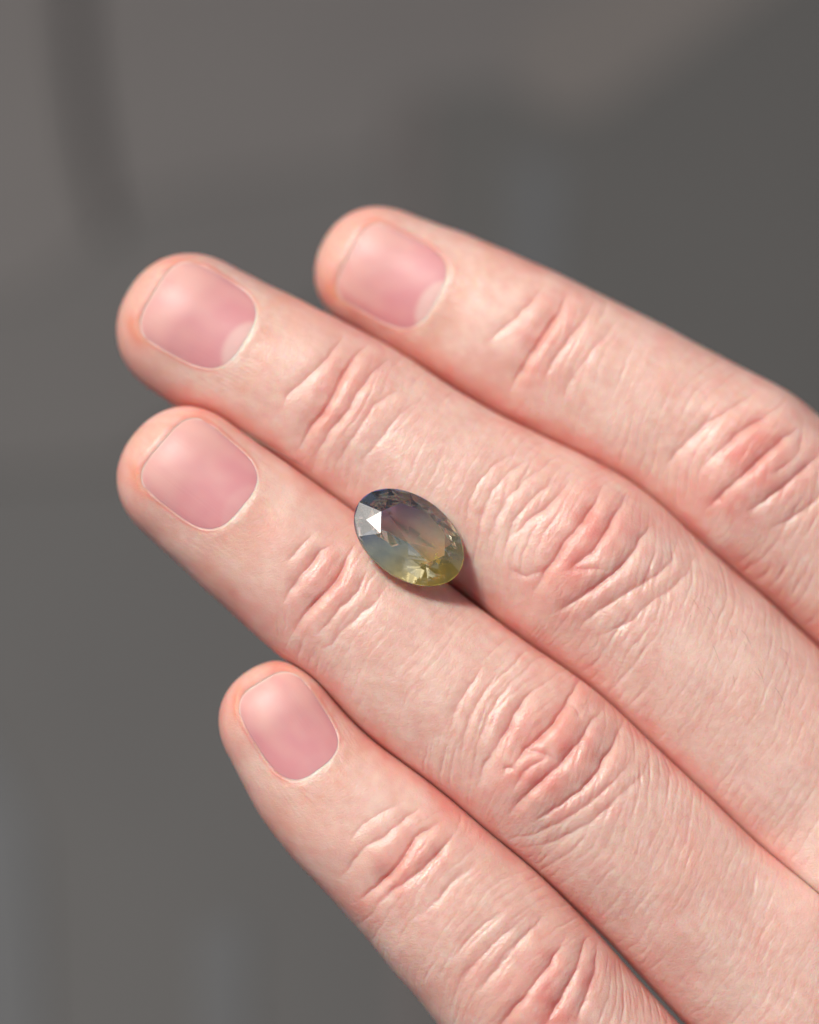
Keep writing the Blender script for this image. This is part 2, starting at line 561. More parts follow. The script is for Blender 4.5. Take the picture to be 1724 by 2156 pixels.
def crease_disp(px, py, seed, items):
    out = np.zeros(len(px)); line = np.zeros(len(px))
    base = np.array([0.80, 0.60])
    for m, (pts, depth, w1, w2) in enumerate(items):
        w1u = w1 / MMP; w2u = w2 / MMP
        lo = pts.min(0) - 3.5 * w1u; hi = pts.max(0) + 3.5 * w1u
        sel = np.where((px > lo[0]) & (px < hi[0]) & (py > lo[1]) & (py < hi[1]))[0]
        if not len(sel):
            continue
        wob = 3.5 * noise2(px[sel] / 22 + 13.1 * m + seed, py[sel] / 22)
        X = px[sel] + wob; Y = py[sel] + 3.5 * noise2(px[sel] / 22 + 77, py[sel] / 22 + 9.7 * m)
        best = np.full(len(sel), 1e9); sgn = np.ones(len(sel)); tt = np.zeros(len(sel))
        seglen = np.linalg.norm(np.diff(pts, axis=0), axis=1); total = seglen.sum(); acc = 0
        for i in range(len(pts) - 1):
            a = pts[i]; b = pts[i + 1]; ab = b - a
            t = np.clip(((X - a[0]) * ab[0] + (Y - a[1]) * ab[1]) / (ab @ ab), 0, 1)
            dx = X - (a[0] + t * ab[0]); dy = Y - (a[1] + t * ab[1])
            dd = np.hypot(dx, dy)
            up = dd < best
            best = np.where(up, dd, best)
            cross = ab[0] * (Y - a[1]) - ab[1] * (X - a[0])
            side = np.sign(cross) * np.sign(ab[0] * base[1] - ab[1] * base[0])
            sgn = np.where(up, side, sgn)
            tt = np.where(up, (acc + t * seglen[i]) / total, tt)
            acc += seglen[i]
        fade = np.clip(np.minimum(tt, 1 - tt) / 0.22, 0, 1) * 0.85 + 0.15
        fade = fade * (1 + 0.7 * noise2(tt * total / 45 + 31 * m + seed, np.full(len(sel), 3.3)))
        w = np.where(sgn > 0, w2u, w1u)
        fold = np.exp(-(best / (2.0 * w)) ** 1.6)                 # the soft roll of flesh ...
        cut = np.exp(-(best / (0.17 / MMP)) ** 1.2)               # ... and the thin line at its bottom
        prof = 0.60 * fold + 0.58 * cut
        lip = np.where(sgn > 0, 0.10, 0.10) * np.exp(-((best - 2.1 * w) / (1.1 * w)) ** 2)
        out[sel] += depth * fade * (lip - prof)
        line[sel] = np.maximum(line[sel], depth * fade * np.exp(-(best / (0.30 / MMP)) ** 1.5))
    return out, line


def knuckle(F, name):
    """axis positions of the two joints"""
    pos = {'index': ((1130, 735), (1580, 1000)), 'middle': ((705, 850), (1225, 1175)),
           'ring': ((680, 1225), (1150, 1595)), 'little': ((850, 1810), (1125, 2110))}[name]
    r = []
    for p in pos:
        u, a, b = finger_coords(F, to_local(p[0], p[1], -2.0)[None, :])
        r.append(float(u[0]))
    return r


shells = [build_shell(fi) for fi in range(4)]
offs = np.cumsum([0] + [len(v[0]) for v in shells])
V = np.concatenate([v[0] for v in shells]); N = np.concatenate([v[2] for v in shells])
Q = np.concatenate([v[1] + offs[i] for i, v in enumerate(shells)])
NG = [(np.asarray(g) + offs[i]) for i, v in enumerate(shells) for g in v[3]]
own = np.concatenate([np.full(len(v[0]), i) for i, v in enumerate(shells)])
px, py = project(V)
fs, us, phis, hws = [], [], [], []
for kname in ORDER:
    F = FINGERS[kname]
    f, u, a, b = finger_f(F, V)
    fs.append(f); us.append(u); phis.append(np.arctan2(a, b)); hws.append(look(F, 'hw', u))
fs = np.array(fs)
fo = fs[own, np.arange(len(V))]
fs[own, np.arange(len(V))] = 1e3
sec = fs.min(0) - fo                    # 0 on the face that touches the next finger
ar = np.arange(len(V))
U = np.array(us)[own, ar]; PH = np.array(phis)[own, ar]; HWV = np.array(hws)[own, ar]
W_ = PH * HWV
disp = np.zeros(len(V))
red = np.zeros(len(V)); warm = np.zeros(len(V)); pale = np.zeros(len(V))
inpalm = sstep(0.0, 4.0, fo - palm_f(V) + 2.0)
free_skin = sstep(0.25, 1.2, sec)       # no folds on the faces that press together
for fi, kname in enumerate(ORDER):
    F = FINGERS[kname]
    m = np.where((own == fi) & (np.abs(PH) < 2.2))[0]
    u = U[m]; w = W_[m]; ph = PH[m] - F['roll']; hw = HWV[m]
    dors = sstep(1.75, 1.1, np.abs(ph))
    dip, pip = knuckle(F, kname)
    sd = 11.7 * fi
    d, line = crease_disp(px[m], py[m], sd, CREASES[kname])
    d = d * sstep(1.9, 1.2, np.abs(ph))
    # fine transverse folds, bowed round the joints
    # (bowed away from the middle joint on both of its sides)
    bow = np.tanh((u - pip) / 3.0) * (0.35 + 0.65 * np.exp(-((u - pip) / 11.0) ** 2)) + 0.5 * np.exp(-((u - dip) / 4) ** 2) * np.sign(u - dip)
    uu = u + bow * (ph / 1.0) ** 2 * 2.6 + 0.8 * noise2(u / 5 + sd, w / 6.0) + 0.16 * noise2(u / 1.3 + sd, w / 1.3)
    amp = (0.50 + 0.70 * np.exp(-((u - pip + 8.0) / 4.0) ** 2) + 0.75 * np.exp(-((u - pip - 8) / 6.0) ** 2)
           + 0.55 * np.exp(-((u - dip - 3.0) / 3.0) ** 2) + 0.3 * (u > pip + 6))
    amp *= sstep(dip - 5.5, dip + 1.0, u)
    patch = 0.75 + 0.9 * noise2(u / 5 + sd + 50, w / 5)
    # diagonal drift of the folds on the base segment
    drift = np.where(u > pip, 0.42, 0.12) * w
    def furrows(phase, wid, brk):
        fr = np.abs(phase - np.round(phase))
        k = np.round(phase)
        gate = np.clip(0.55 + 1.5 * noise2(w / brk + k * 7.31 + sd, k * 3.77 + u / 30), 0, 1.3)
        return np.exp(-(fr / wid) ** 1.25) * gate
    n1 = furrows((uu + drift * 0.6) / 1.12, 0.13, 5.0)
    n2 = furrows((uu + drift * 1.1) / 0.71 + 0.3, 0.15, 3.0)
    n3 = 1 - np.abs(noise2((uu - 0.55 * w) / 0.9 + 3 * sd, w / 2.6 + 19)) * 3.4
    fine = -(0.092 * n1 + 0.045 * n2) * amp * patch - 0.016 * np.clip(n3, 0, 1) ** 2 * sstep(dip - 4, dip, u)
    d += fine * dors
    # soft undulation of the flesh
    d += 0.16 * noise2(u / 5.0 + sd, w / 6.0 + 40) * sstep(1.5, 4, u)
    # cushion over the joints
    d += 0.35 * np.exp(-((u - pip) / 5.0) ** 2) * np.exp(-(ph / 0.8) ** 2)
    d += 0.18 * np.exp(-((u - dip) / 3.0) ** 2) * np.exp(-(ph / 0.7) ** 2)
    # nail bed and the folds round it
    q, x, y = nail_q(F, u, PH[m])
    u0, p0, L, Wn, nh = F['nf']
    sdn = (q - 1) * Wn
    prox = sstep(-0.85, -0.35, x)
    d += -0.34 * (0.45 + 0.55 * prox) * sstep(0.15 + 0.35 * (1 - prox), -0.35, sdn)
    ridge = np.exp(-((sdn - 0.55) / 0.55) ** 2) * (sdn > -0.3)
    d += (0.05 * prox + 0.0) * ridge * (1 + 1.5 * noise2(u / 1.1 + sd, w / 1.1)) * sstep(-0.3, 0.15, sdn)
    d += 0.08 * np.exp(-((sdn - 1.0) / 1.2) ** 2) * np.clip(x, 0, 1) * (sdn > 0)
    d -= 0.10 * np.exp(-((sdn - 0.35) / 0.3) ** 2) * (1 - prox)
    near = np.abs(sdn) < 4
    # longitudinal fine lines running off the cuticle
    d -= 0.035 * np.clip(1 - np.abs(noise2(w / 0.55 + sd, u / 3.5)) * 3.5, 0, 1) * np.exp(-((sdn - 1.6) / 1.6) ** 2) * (x > 0.3) * (sdn > 0.2)
    disp[m] += d
    # pigment
    blotch = noise2(u / 3.2 + 5 * sd, w / 3.4 + 70) + 0.6 * noise2(u / 1.4 + 9 * sd, w / 1.5 + 33)
    r = 0.30 * sstep(3.0, -5.0, u) + 0.74 * np.exp(-((u - pip) / 5.0) ** 2) * np.exp(-(ph / 0.8) ** 2) * (1 + 0.9 * blotch)
    r += 0.42 * sstep(0.5, 1.2, np.abs(ph)) * (0.8 + 0.6 * blotch) * sstep(3.0, 8.0, u)  # redder finger sides: skin tone plus their reddish shading put into the colour
    r += 0.42 * (1 + 0.7 * blotch) * np.exp(-((u - dip) / 3.4) ** 2) * np.exp(-(ph / 0.9) ** 2)
    r += 0.55 * sstep(0.7, 1.5, np.abs(ph)) * sstep(dip + 4, dip - 6, u)
    r += 0.28 * np.clip(blotch, 0, 1)
    r += 1.0 * line                                       # fold lines of the knuckles are redder
    rim = np.exp(-((sdn - 0.10) / 0.40) ** 2)
    corner = np.exp(-((x + 0.85) / 0.3) ** 2) * np.exp(-((np.abs(y) - 1.0) / 0.22) ** 2) * np.where(y < 0, 1.4, 0.7)
    r += 1.3 * rim * np.exp(-((np.abs(y) - 1) / 0.3) ** 2) + 0.9 * corner + 0.55 * rim * (x < -0.4)
    red[m] += np.clip(r, -0.2, 1.4)
    wv = 0.45 * np.exp(-((u - (u0 + L + 2.0)) / 2.2) ** 2) * (0.7 + blotch) + 0.9 * corner
    wv += 0.35 * sstep(u0 - L + 1, u0 - L - 2.5, u)
    warm[m] += np.clip(wv, 0, 1.2)
    pale[m] += 0.12 * np.exp(-((sdn - 0.45) / 0.4) ** 2) * sstep(0.2, 0.7, x) + 0.25 * np.clip(-blotch, 0, 1)
disp = disp * (1 - 0.7 * inpalm) * free_skin
red += 0.55 * (1 - sstep(0.3, 3.0, sec)) * (1 - 0.5 * inpalm)      # red shade of the furrows between fingers painted into the skin
disp += inpalm * 0.10 * noise2(px / 60, py / 60) * free_skin
V2 = V + N * disp[:, None]
# where the fingers grow together the skin closes over the furrow
pfv = palm_f(V); fb = smin(fo, pfv, 5.0)
sm = np.where((pfv < -6.0) & (fb < 0) & (fb > -0.45) & (sec < 0.6) & (N[:, 2] > -0.2))[0]
if len(sm):
    def body_own(X, o):
        r = np.empty(len(X))
        for i_ in range(4):
            k_ = o == i_
            if k_.any():
                r[k_] = smin(finger_f(FINGERS[ORDER[i_]], X[k_])[0], palm_f(X[k_]), 5.0)
        return r
    X = V2[sm].copy(); o_ = own[sm]
    wgt = sstep(-6.0, -8.0, pfv[sm])
    for _ in range(2):
        f0_ = body_own(X, o_); Xz = X.copy(); Xz[:, 2] += 0.02
        gz = np.clip((body_own(Xz, o_) - f0_) / 0.02, 0.3, 2.0)
        X[:, 2] -= np.clip(f0_ / gz, -0.6, 0.1) * wgt
    V2[sm] = X
hand_me = mesh_from('hand', V2 / 1000, Q, True, NG)
add_attr(hand_me, 'skin_pos', np.column_stack([U + 0.15 * W_ ** 2 / 20, W_, own * 40.0]))
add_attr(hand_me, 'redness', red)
add_attr(hand_me, 'warmth', warm)
add_attr(hand_me, 'paleness', pale)


def skin_material():
    t = NT('skin')
    pos = t.attr('skin_pos').outputs['Vector']
    red = t.attr('redness').outputs['Fac']; warm = t.attr('warmth').outputs['Fac']; pale = t.attr('paleness').outputs['Fac']
    n = t.n('ShaderNodeTexNoise'); n.inputs['Scale'].default_value = 0.8; n.inputs['Detail'].default_value = 6
    t.l(pos, n.inputs['Vector'])

    def mix(a, b, fac):
        nd = t.n('ShaderNodeMix', data_type='RGBA')
        t.l(fac, nd.inputs[0])
        for sock, v in ((6, a), (7, b)):
            if isinstance(v, tuple):
                nd.inputs[sock].default_value = (*v, 1)
            else:
                t.l(v, nd.inputs[sock])
        return nd.outputs[2]
    base = mix((0.695, 0.43, 0.358), (0.77, 0.555, 0.472), t.ramp(n.outputs[0], [(0.25, 0.0), (0.75, 1.0)]))
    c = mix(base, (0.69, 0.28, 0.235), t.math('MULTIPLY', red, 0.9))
    c = mix(c, (0.78, 0.38, 0.20), t.math('MULTIPLY', warm, 0.32))
    c = mix(c, (0.86, 0.66, 0.54), t.math('MULTIPLY', pale, 0.6))
    n2 = t.n('ShaderNodeTexNoise'); n2.inputs['Scale'].default_value = 0.16; n2.inputs['Detail'].default_value = 3
    t.l(pos, n2.inputs['Vector'])
    c = mix(c, (0.70, 0.36, 0.29), t.ramp(n2.outputs[0], [(0.50, 0.0), (0.80, 0.5)]))
    c = mix(c, (0.81, 0.64, 0.55), t.ramp(n2.outputs[0], [(0.22, 0.45), (0.46, 0.0)]))
    b = t.n('ShaderNodeBsdfPrincipled')
    t.l(c, b.inputs['Base Color'])
    b.inputs['Subsurface Weight'].default_value = 1.0
    b.inputs['Subsurface Radius'].default_value = (2.6, 0.48, 0.22)
    b.inputs['Subsurface Scale'].default_value = 0.0011
    b.inputs['IOR'].default_value = 1.42
    b.inputs['Specular IOR Level'].default_value = 0.7
    pn = t.n('ShaderNodeTexNoise'); pn.inputs['Scale'].default_value = 0.35; pn.inputs['Detail'].default_value = 4
    t.l(pos, pn.inputs['Vector'])
    t.l(t.ramp(pn.outputs[0], [(0.3, 0.31), (0.7, 0.46)]), b.inputs['Roughness'])
    # fine relief: crossing furrows and pores
    def furrow(sx, sy, rot, seed):
        mp = t.n('ShaderNodeMapping')
        mp.inputs['Rotation'].default_value = (0, 0, rot)
        mp.inputs['Location'].default_value = (seed, seed * 2, 0)
        t.l(pos, mp.inputs['Vector'])
        mp2 = t.n('ShaderNodeMapping')
        mp2.inputs['Scale'].default_value = (sx, sy, 1)
        t.l(mp.outputs[0], mp2.inputs['Vector'])
        v = t.n('ShaderNodeTexVoronoi', feature='DISTANCE_TO_EDGE')
        v.inputs['Scale'].default_value = 1.0
        t.l(mp2.outputs[0], v.inputs['Vector'])
        return t.ramp(v.outputs['Distance'], [(0.0, 0.0), (0.22, 1.0)])
    f1 = furrow(2.4, 1.7, 0.30, 3.0)
    f2 = furrow(3.2, 4.0, -0.5, 8.0)
    nn = t.n('ShaderNodeTexNoise'); nn.inputs['Scale'].default_value = 5.0; nn.inputs['Detail'].default_value = 3
    t.l(pos, nn.inputs['Vector'])
    hsum = t.math('ADD', t.math('MULTIPLY', f1, 0.6), t.math('MULTIPLY', f2, 0.4))
    hsum = t.math('ADD', hsum, t.math('MULTIPLY', nn.outputs[0], 0.5))
    bump = t.n('ShaderNodeBump')
    bump.inputs['Strength'].default_value = 0.5
    bump.inputs['Distance'].default_value = 0.00004
    t.l(hsum, bump.inputs['Height'])
    t.l(bump.outputs[0], b.inputs['Normal'])
    t.l(b.outputs[0], t.out.inputs[0])
    return t.m


def nail_material():
    t = NT('nail_plate')
    lun = t.attr('lunula').outputs['Fac']; free = t.attr('free_edge').outputs['Fac']; deep = t.attr('bed').outputs['Fac']

    def mix(a, b, fac):
        nd = t.n('ShaderNodeMix', data_type='RGBA')
        t.l(fac, nd.inputs[0])
        for sock, v in ((6, a), (7, b)):
            if isinstance(v, tuple):
                nd.inputs[sock].default_value = (*v, 1)
            else:
                t.l(v, nd.inputs[sock])
        return nd.outputs[2]
    c = mix((0.70, 0.40, 0.355), (0.62, 0.275, 0.285), deep)
    c = mix(c, (0.70, 0.46, 0.42), lun)
    c = mix(c, (0.86, 0.74, 0.60), free)
    b = t.n('ShaderNodeBsdfPrincipled')
    t.l(c, b.inputs['Base Color'])
    b.inputs['Subsurface Weight'].default_value = 0.7
    b.inputs['Subsurface Radius'].default_value = (1.0, 0.4, 0.3)
    b.inputs['Subsurface Scale'].default_value = 0.0006
    b.inputs['Roughness'].default_value = 0.45
    b.inputs['IOR'].default_value = 1.46
    pos = t.attr('nail_pos').outputs['Vector']
    mp = t.n('ShaderNodeMapping'); mp.inputs['Scale'].default_value = (0.12, 3.0, 1)
    t.l(pos, mp.inputs['Vector'])
    n = t.n('ShaderNodeTexNoise'); n.inputs['Scale'].default_value = 1.0; n.inputs['Detail'].default_value = 3
    t.l(mp.outputs[0], n.inputs['Vector'])
    bump = t.n('ShaderNodeBump'); bump.inputs['Strength'].default_value = 0.12; bump.inputs['Distance'].default_value = 0.0001
    t.l(n.outputs[0], bump.inputs['Height']); t.l(bump.outputs[0], b.inputs['Normal'])
    t.l(b.outputs[0], t.out.inputs[0])
    return t.m


SKIN = skin_material()
NAIL = nail_material()
hand = bpy.data.objects.new('hand', hand_me)
COL.objects.link(hand)
hand.matrix_world = M_FRAME
hand_me.materials.append(SKIN)
hand['label'] = 'pale left hand held out flat with short bare fingernails, back of fingers up'
hand['category'] = 'hand'

for kname in ORDER:
    F = FINGERS[kname]
    u0, p0, L, Wn, nh = F['nf']
    G = 49
    g = np.linspace(-1, 1, G)
    xx, yy = np.meshgrid(g, g, indexing='ij')
    x = xx.ravel(); y = yy.ravel()
    r = np.maximum(np.abs(x), np.abs(y))
    for _ in range(3):
        ex = np.where(x < 0, 4.6, 3.1)
        q = (np.abs(x) ** ex + np.abs(y) ** ex) ** (1 / ex)
        k = np.where(q > 1e-6, r / np.maximum(q, 1e-6), 1)
        x = x * k; y = y * k
    uu = u0 + x * L * np.where(x > 0, 1.09, 1.0)
    ph = p0 + y * (1 - 0.08 * x) * Wn * 1.07 / nh
    rimq = np.clip(r, 0, 1)
    dist_side = sstep(-0.55, -0.85, x) * (np.abs(y) < 0.93)
    off = -0.08 - 0.04 * sstep(0.80, 1.0, rimq) * (1 - dist_side) + 0.11 * (1 - rimq ** 2)
    # the plate runs on straighter than the finger end: lift it towards the free edge
    off = off + 0.10 * sstep(-0.4, -1.0, x) * (1 - 0.6 * np.abs(y))
    top = surf_point(F, uu, ph, off)
    bot = surf_point(F, uu, ph, off - 0.38)
    n = G * G
    idx = np.arange(n).reshape(G, G)
    qd = np.stack([idx[:-1, :-1], idx[1:, :-1], idx[1:, 1:], idx[:-1, 1:]], -1).reshape(-1, 4)
    ring = np.concatenate([idx[0, :-1], idx[:-1, -1], idx[-1, :0:-1], idx[:0:-1, 0]])
    nx = np.roll(ring, -1)
    side = np.stack([ring, nx, nx + n, ring + n], 1)
    c = top[G * G // 2 + 1] - top[G * G // 2]
    nrm = np.cross(top[qd[0, 1]] - top[qd[0, 0]], top[qd[0, 3]] - top[qd[0, 0]])
    faces = np.concatenate([qd, qd[:, ::-1] + n, side[:, ::-1]])
    if nrm[2] < 0:
        faces = faces[:, ::-1]
    me = mesh_from('fingernail', np.concatenate([top, bot]) / 1000, faces)
    lun_c = np.hypot((x - 1.05) / 0.42, (y - (-0.15 if kname in ('index', 'middle') else 0.0)) / 0.62)
    lun = sstep(1.14, 0.84, lun_c) * {'index': 0.95, 'middle': 0.85, 'ring': 0.2, 'little': 0.1}[kname]
    free = (0.45 + 0.4 * noise2(y * 3 + nh, x * 3)) * sstep(0.95, 0.98, rimq) * sstep(-0.55, -0.75, x)
    bed = np.clip(0.25 + 0.75 * sstep(-0.7, 0.6, x + 0.25 * noise2(x * 1.7 + nh, y * 1.7)) - 0.25 * sstep(0.2, 0.9, y), 0, 1)
    bed = bed + 0.30 * sstep(0.65, 0.93, np.abs(y)) + 0.35 * noise2(y * 2.6 + nh, x * 0.9) + 0.25 * noise2(x * 3 + 2 * nh, y * 3)
    two = lambda v: np.concatenate([v, v])
    add_attr(me, 'lunula', two(lun)); add_attr(me, 'free_edge', two(free)); add_attr(me, 'bed', two(bed))
    add_attr(me, 'nail_pos', two(np.column_stack([x * L, y * Wn, np.full(n, nh)])))
    me.materials.append(NAIL)
    ob = bpy.data.objects.new('fingernail', me)
    COL.objects.link(ob)
    ob.parent = hand
    ob['label'] = 'short pink nail of the %s finger' % kname

# ------------------------------------------------------------------ gemstone
def build_gem():
    A, B = 6.45, 4.66
    verts = []; faces = []

    def ringv(n, rad, z, ph):
        i0 = len(verts)
        for k in range(n):
            t = 2 * math.pi * (k + ph) / n
            verts.append((A * rad * math.cos(t), B * rad * math.sin(t), z))
        return i0
    ct, cm = 1.45, 0.70
    T = ringv(8, 0.63, ct, 0.0)              # table corners
    Mi = ringv(8, 0.815, cm * 1.08, 0.5)     # star tips
    G1 = ringv(64, 1.0, 0.12, 0.0)           # girdle top
    G0 = ringv(64, 1.0, -0.12, 0.0)          # girdle bottom
    Pm = ringv(8, 0.52, -1.75, 0.5)          # pavilion break
    cu = len(verts); verts.append((0.35, -0.15, -3.15))
    faces.append([T + k for k in range(8)])
    for k in range(8):
        k2 = (k + 1) % 8
        faces.append([T + k, Mi + k, T + k2])                                  # star
        g = lambda j: G1 + (j % 64)
        faces.append([T + k2, Mi + k, g(8 * k2), Mi + k2])                      # kite
        faces.append([Mi + k] + [g(8 * k + 4 - j) for j in range(4, -1, -1)][::-1][::-1])
        faces.append([Mi + k] + [g(8 * k + 4 + j) for j in range(0, 5)])
        h = lambda j: G0 + (j % 64)
        faces.append([cu, Pm + k2, Pm + k])                                     # culet facets
        faces.append([Pm + k, Pm + k2, h(8 * k2)])
        faces.append([Pm + k] + [h(8 * k + 4 - j) for j in range(0, 5)])
        faces.append([Pm + k] + [h(8 * k + 8 - j) for j in range(0, 5)])
    for j in range(64):
        faces.append([G1 + j, G0 + j, G0 + (j + 1) % 64, G1 + (j + 1) % 64])
    me = bpy.data.meshes.new('gemstone')
    me.from_pydata([tuple(c / 1000 for c in v) for v in verts], [], faces)
    import bmesh
    bm = bmesh.new(); bm.from_mesh(me)
    bmesh.ops.recalc_face_normals(bm, faces=bm.faces)
    bm.to_mesh(me); bm.free()
    return me


def gem_material():
    t = NT('sapphire')
    co = t.n('ShaderNodeTexCoord')
    sep = t.n('ShaderNodeSeparateXYZ')
    t.l(co.outputs['Object'], sep.inputs[0])
    # smoke blue to straw yellow: body colour with sky flashes and glow painted in
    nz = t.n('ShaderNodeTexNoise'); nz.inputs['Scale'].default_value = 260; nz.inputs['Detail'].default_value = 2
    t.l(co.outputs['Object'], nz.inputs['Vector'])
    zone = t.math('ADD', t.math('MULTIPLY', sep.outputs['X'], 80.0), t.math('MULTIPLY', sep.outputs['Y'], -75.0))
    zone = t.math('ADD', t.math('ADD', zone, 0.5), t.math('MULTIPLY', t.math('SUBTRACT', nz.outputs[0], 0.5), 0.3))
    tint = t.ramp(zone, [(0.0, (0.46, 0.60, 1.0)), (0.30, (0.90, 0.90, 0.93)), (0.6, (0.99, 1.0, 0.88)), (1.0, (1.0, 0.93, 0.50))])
    milk = t.ramp(zone, [(0.0, (0.15, 0.18, 0.27)), (0.35, (0.40, 0.41, 0.39)), (0.62, (0.62, 0.64, 0.44)), (1.0, (0.90, 0.66, 0.14))])  # milky tone, its yellow end paints the same glow
    rf = t.n('ShaderNodeBsdfRefraction'); rf.inputs['IOR'].default_value = 1.77; rf.inputs['Roughness'].default_value = 0.0
    t.l(tint, rf.inputs['Color'])
    geo = t.n('ShaderNodeNewGeometry')
    outside = t.math('SUBTRACT', 1.0, geo.outputs['Backfacing'])
    # polishing lines soften the mirror of the outer faces only
    gl = t.n('ShaderNodeBsdfGlossy')
    t.l(t.math('MULTIPLY', outside, POL), gl.inputs['Roughness'])
    fr = t.n('ShaderNodeFresnel'); fr.inputs['IOR'].default_value = 1.77
    mx = t.n('ShaderNodeMixShader')
    t.l(fr.outputs[0], mx.inputs[0]); t.l(rf.outputs[0], mx.inputs[1]); t.l(gl.outputs[0], mx.inputs[2])
    # faint milkiness of the silk inside
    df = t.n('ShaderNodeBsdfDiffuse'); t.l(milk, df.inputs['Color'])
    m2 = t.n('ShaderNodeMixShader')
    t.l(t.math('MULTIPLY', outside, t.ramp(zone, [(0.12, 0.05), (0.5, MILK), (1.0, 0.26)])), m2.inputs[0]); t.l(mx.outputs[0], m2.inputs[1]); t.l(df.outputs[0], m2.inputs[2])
    t.l(m2.outputs[0], t.out.inputs[0])
    return t.m


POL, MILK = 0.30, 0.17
gem_me = build_gem()
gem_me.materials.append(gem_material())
gem = bpy.data.objects.new('gemstone', gem_me)
COL.objects.link(gem)
GEM_C = to_local(861, 1131, -0.8) / 1000
GEM_L = (Matrix.Translation(Vector(GEM_C)) @ Matrix.Rotation(math.radians(17), 4, Vector((0.0, 1.0, 0))) @ Matrix.Rotation(math.radians(-17), 4, Vector((1.0, 0, 0)))
         @ Matrix.Rotation(math.radians(-36.5), 4, 'Z'))
gem.matrix_world = M_FRAME @ GEM_L
gem['label'] = 'loose oval faceted gemstone, grey green to yellow, lying across two fingers'
gem['category'] = 'gemstone'

# gold flakes put in as painted sparkle, and dark specks, inside the stone
def build_sparkle_and_specks():
    r = np.random.default_rng(5)
    vs, fcs, col = [], [], []
    def flake(c, size, nsides, tone):
        n = r.normal(0, 1, 3) * np.array([0.7, 0.7, 0.6]) + np.array([-0.3, 0.4, 0.7]); n /= np.linalg.norm(n)
        e1 = np.cross(n, [0.3, 0.8, 0.1]); e1 /= np.linalg.norm(e1); e2 = np.cross(n, e1)
        b0 = len(vs)
        ang = np.sort(r.uniform(0, 2 * np.pi, nsides))
        rim = [c + size * r.uniform(0.5, 1.2) * (math.cos(q) * e1 * 1.5 + math.sin(q) * e2 * 0.7) for q in ang]
        th = 0.02
        for p in rim: vs.append(p + n * th)
        for p in rim: vs.append(p - n * th)
        k = nsides
        fcs.append(list(range(b0, b0 + k))); fcs.append(list(range(b0 + 2 * k - 1, b0 + k - 1, -1)))
        for i in range(k):
            fcs.append([b0 + i, b0 + k + i, b0 + k + (i + 1) % k, b0 + (i + 1) % k])
        col.extend([tone] * (2 * k))
    for _ in range(22):
        t_ = r.uniform(0.35, 0.85)
        w_ = r.uniform(-0.62, 0.15)
        c = np.array([6.7 * t_, 4.6 * w_ * math.sqrt(max(0.05, 1 - t_ * t_)) * 1.5, r.uniform(-0.9, -0.1) * (1 - t_)])
        flake(c, r.uniform(0.16, 0.42), int(r.integers(3, 5)), 1.0)
    for _ in range(14):
        c = np.array([r.uniform(1.2, 4.2), r.uniform(0.2, 1.8), r.uniform(-0.4, 0.3)])
        flake(c, r.uniform(0.03, 0.07), 4, 0.0)
    me = bpy.data.meshes.new('sparkle_and_specks')
    me.from_pydata([tuple(v / 1000) for v in vs], [], fcs)
    add_attr(me, 'gold', np.array(col))
    return me


t = NT('sparkle_and_specks')
nd = t.n('ShaderNodeMix', data_type='RGBA')
t.l(t.attr('gold').outputs['Fac'], nd.inputs[0])
nd.inputs[6].default_value = (0.03, 0.025, 0.02, 1); nd.inputs[7].default_value = (0.95, 0.66, 0.16, 1)
b = t.n('ShaderNodeBsdfDiffuse'); t.l(nd.outputs[2], b.inputs['Color'])
tr = t.n('ShaderNodeBsdfTranslucent'); t.l(nd.outputs[2], tr.inputs['Color'])
mx = t.n('ShaderNodeMixShader'); mx.inputs[0].default_value = 0.4
t.l(b.outputs[0], mx.inputs[1]); t.l(tr.outputs[0], mx.inputs[2]); t.l(mx.outputs[0], t.out.inputs[0])
inc_me = build_sparkle_and_specks(); inc_me.materials.append(t.m)
inc = bpy.data.objects.new('sparkle_and_specks', inc_me); COL.objects.link(inc); inc.parent = gem
inc['kind'] = 'stuff'
inc['label'] = 'gold flakes added as sparkle, and dark specks, inside the stone'

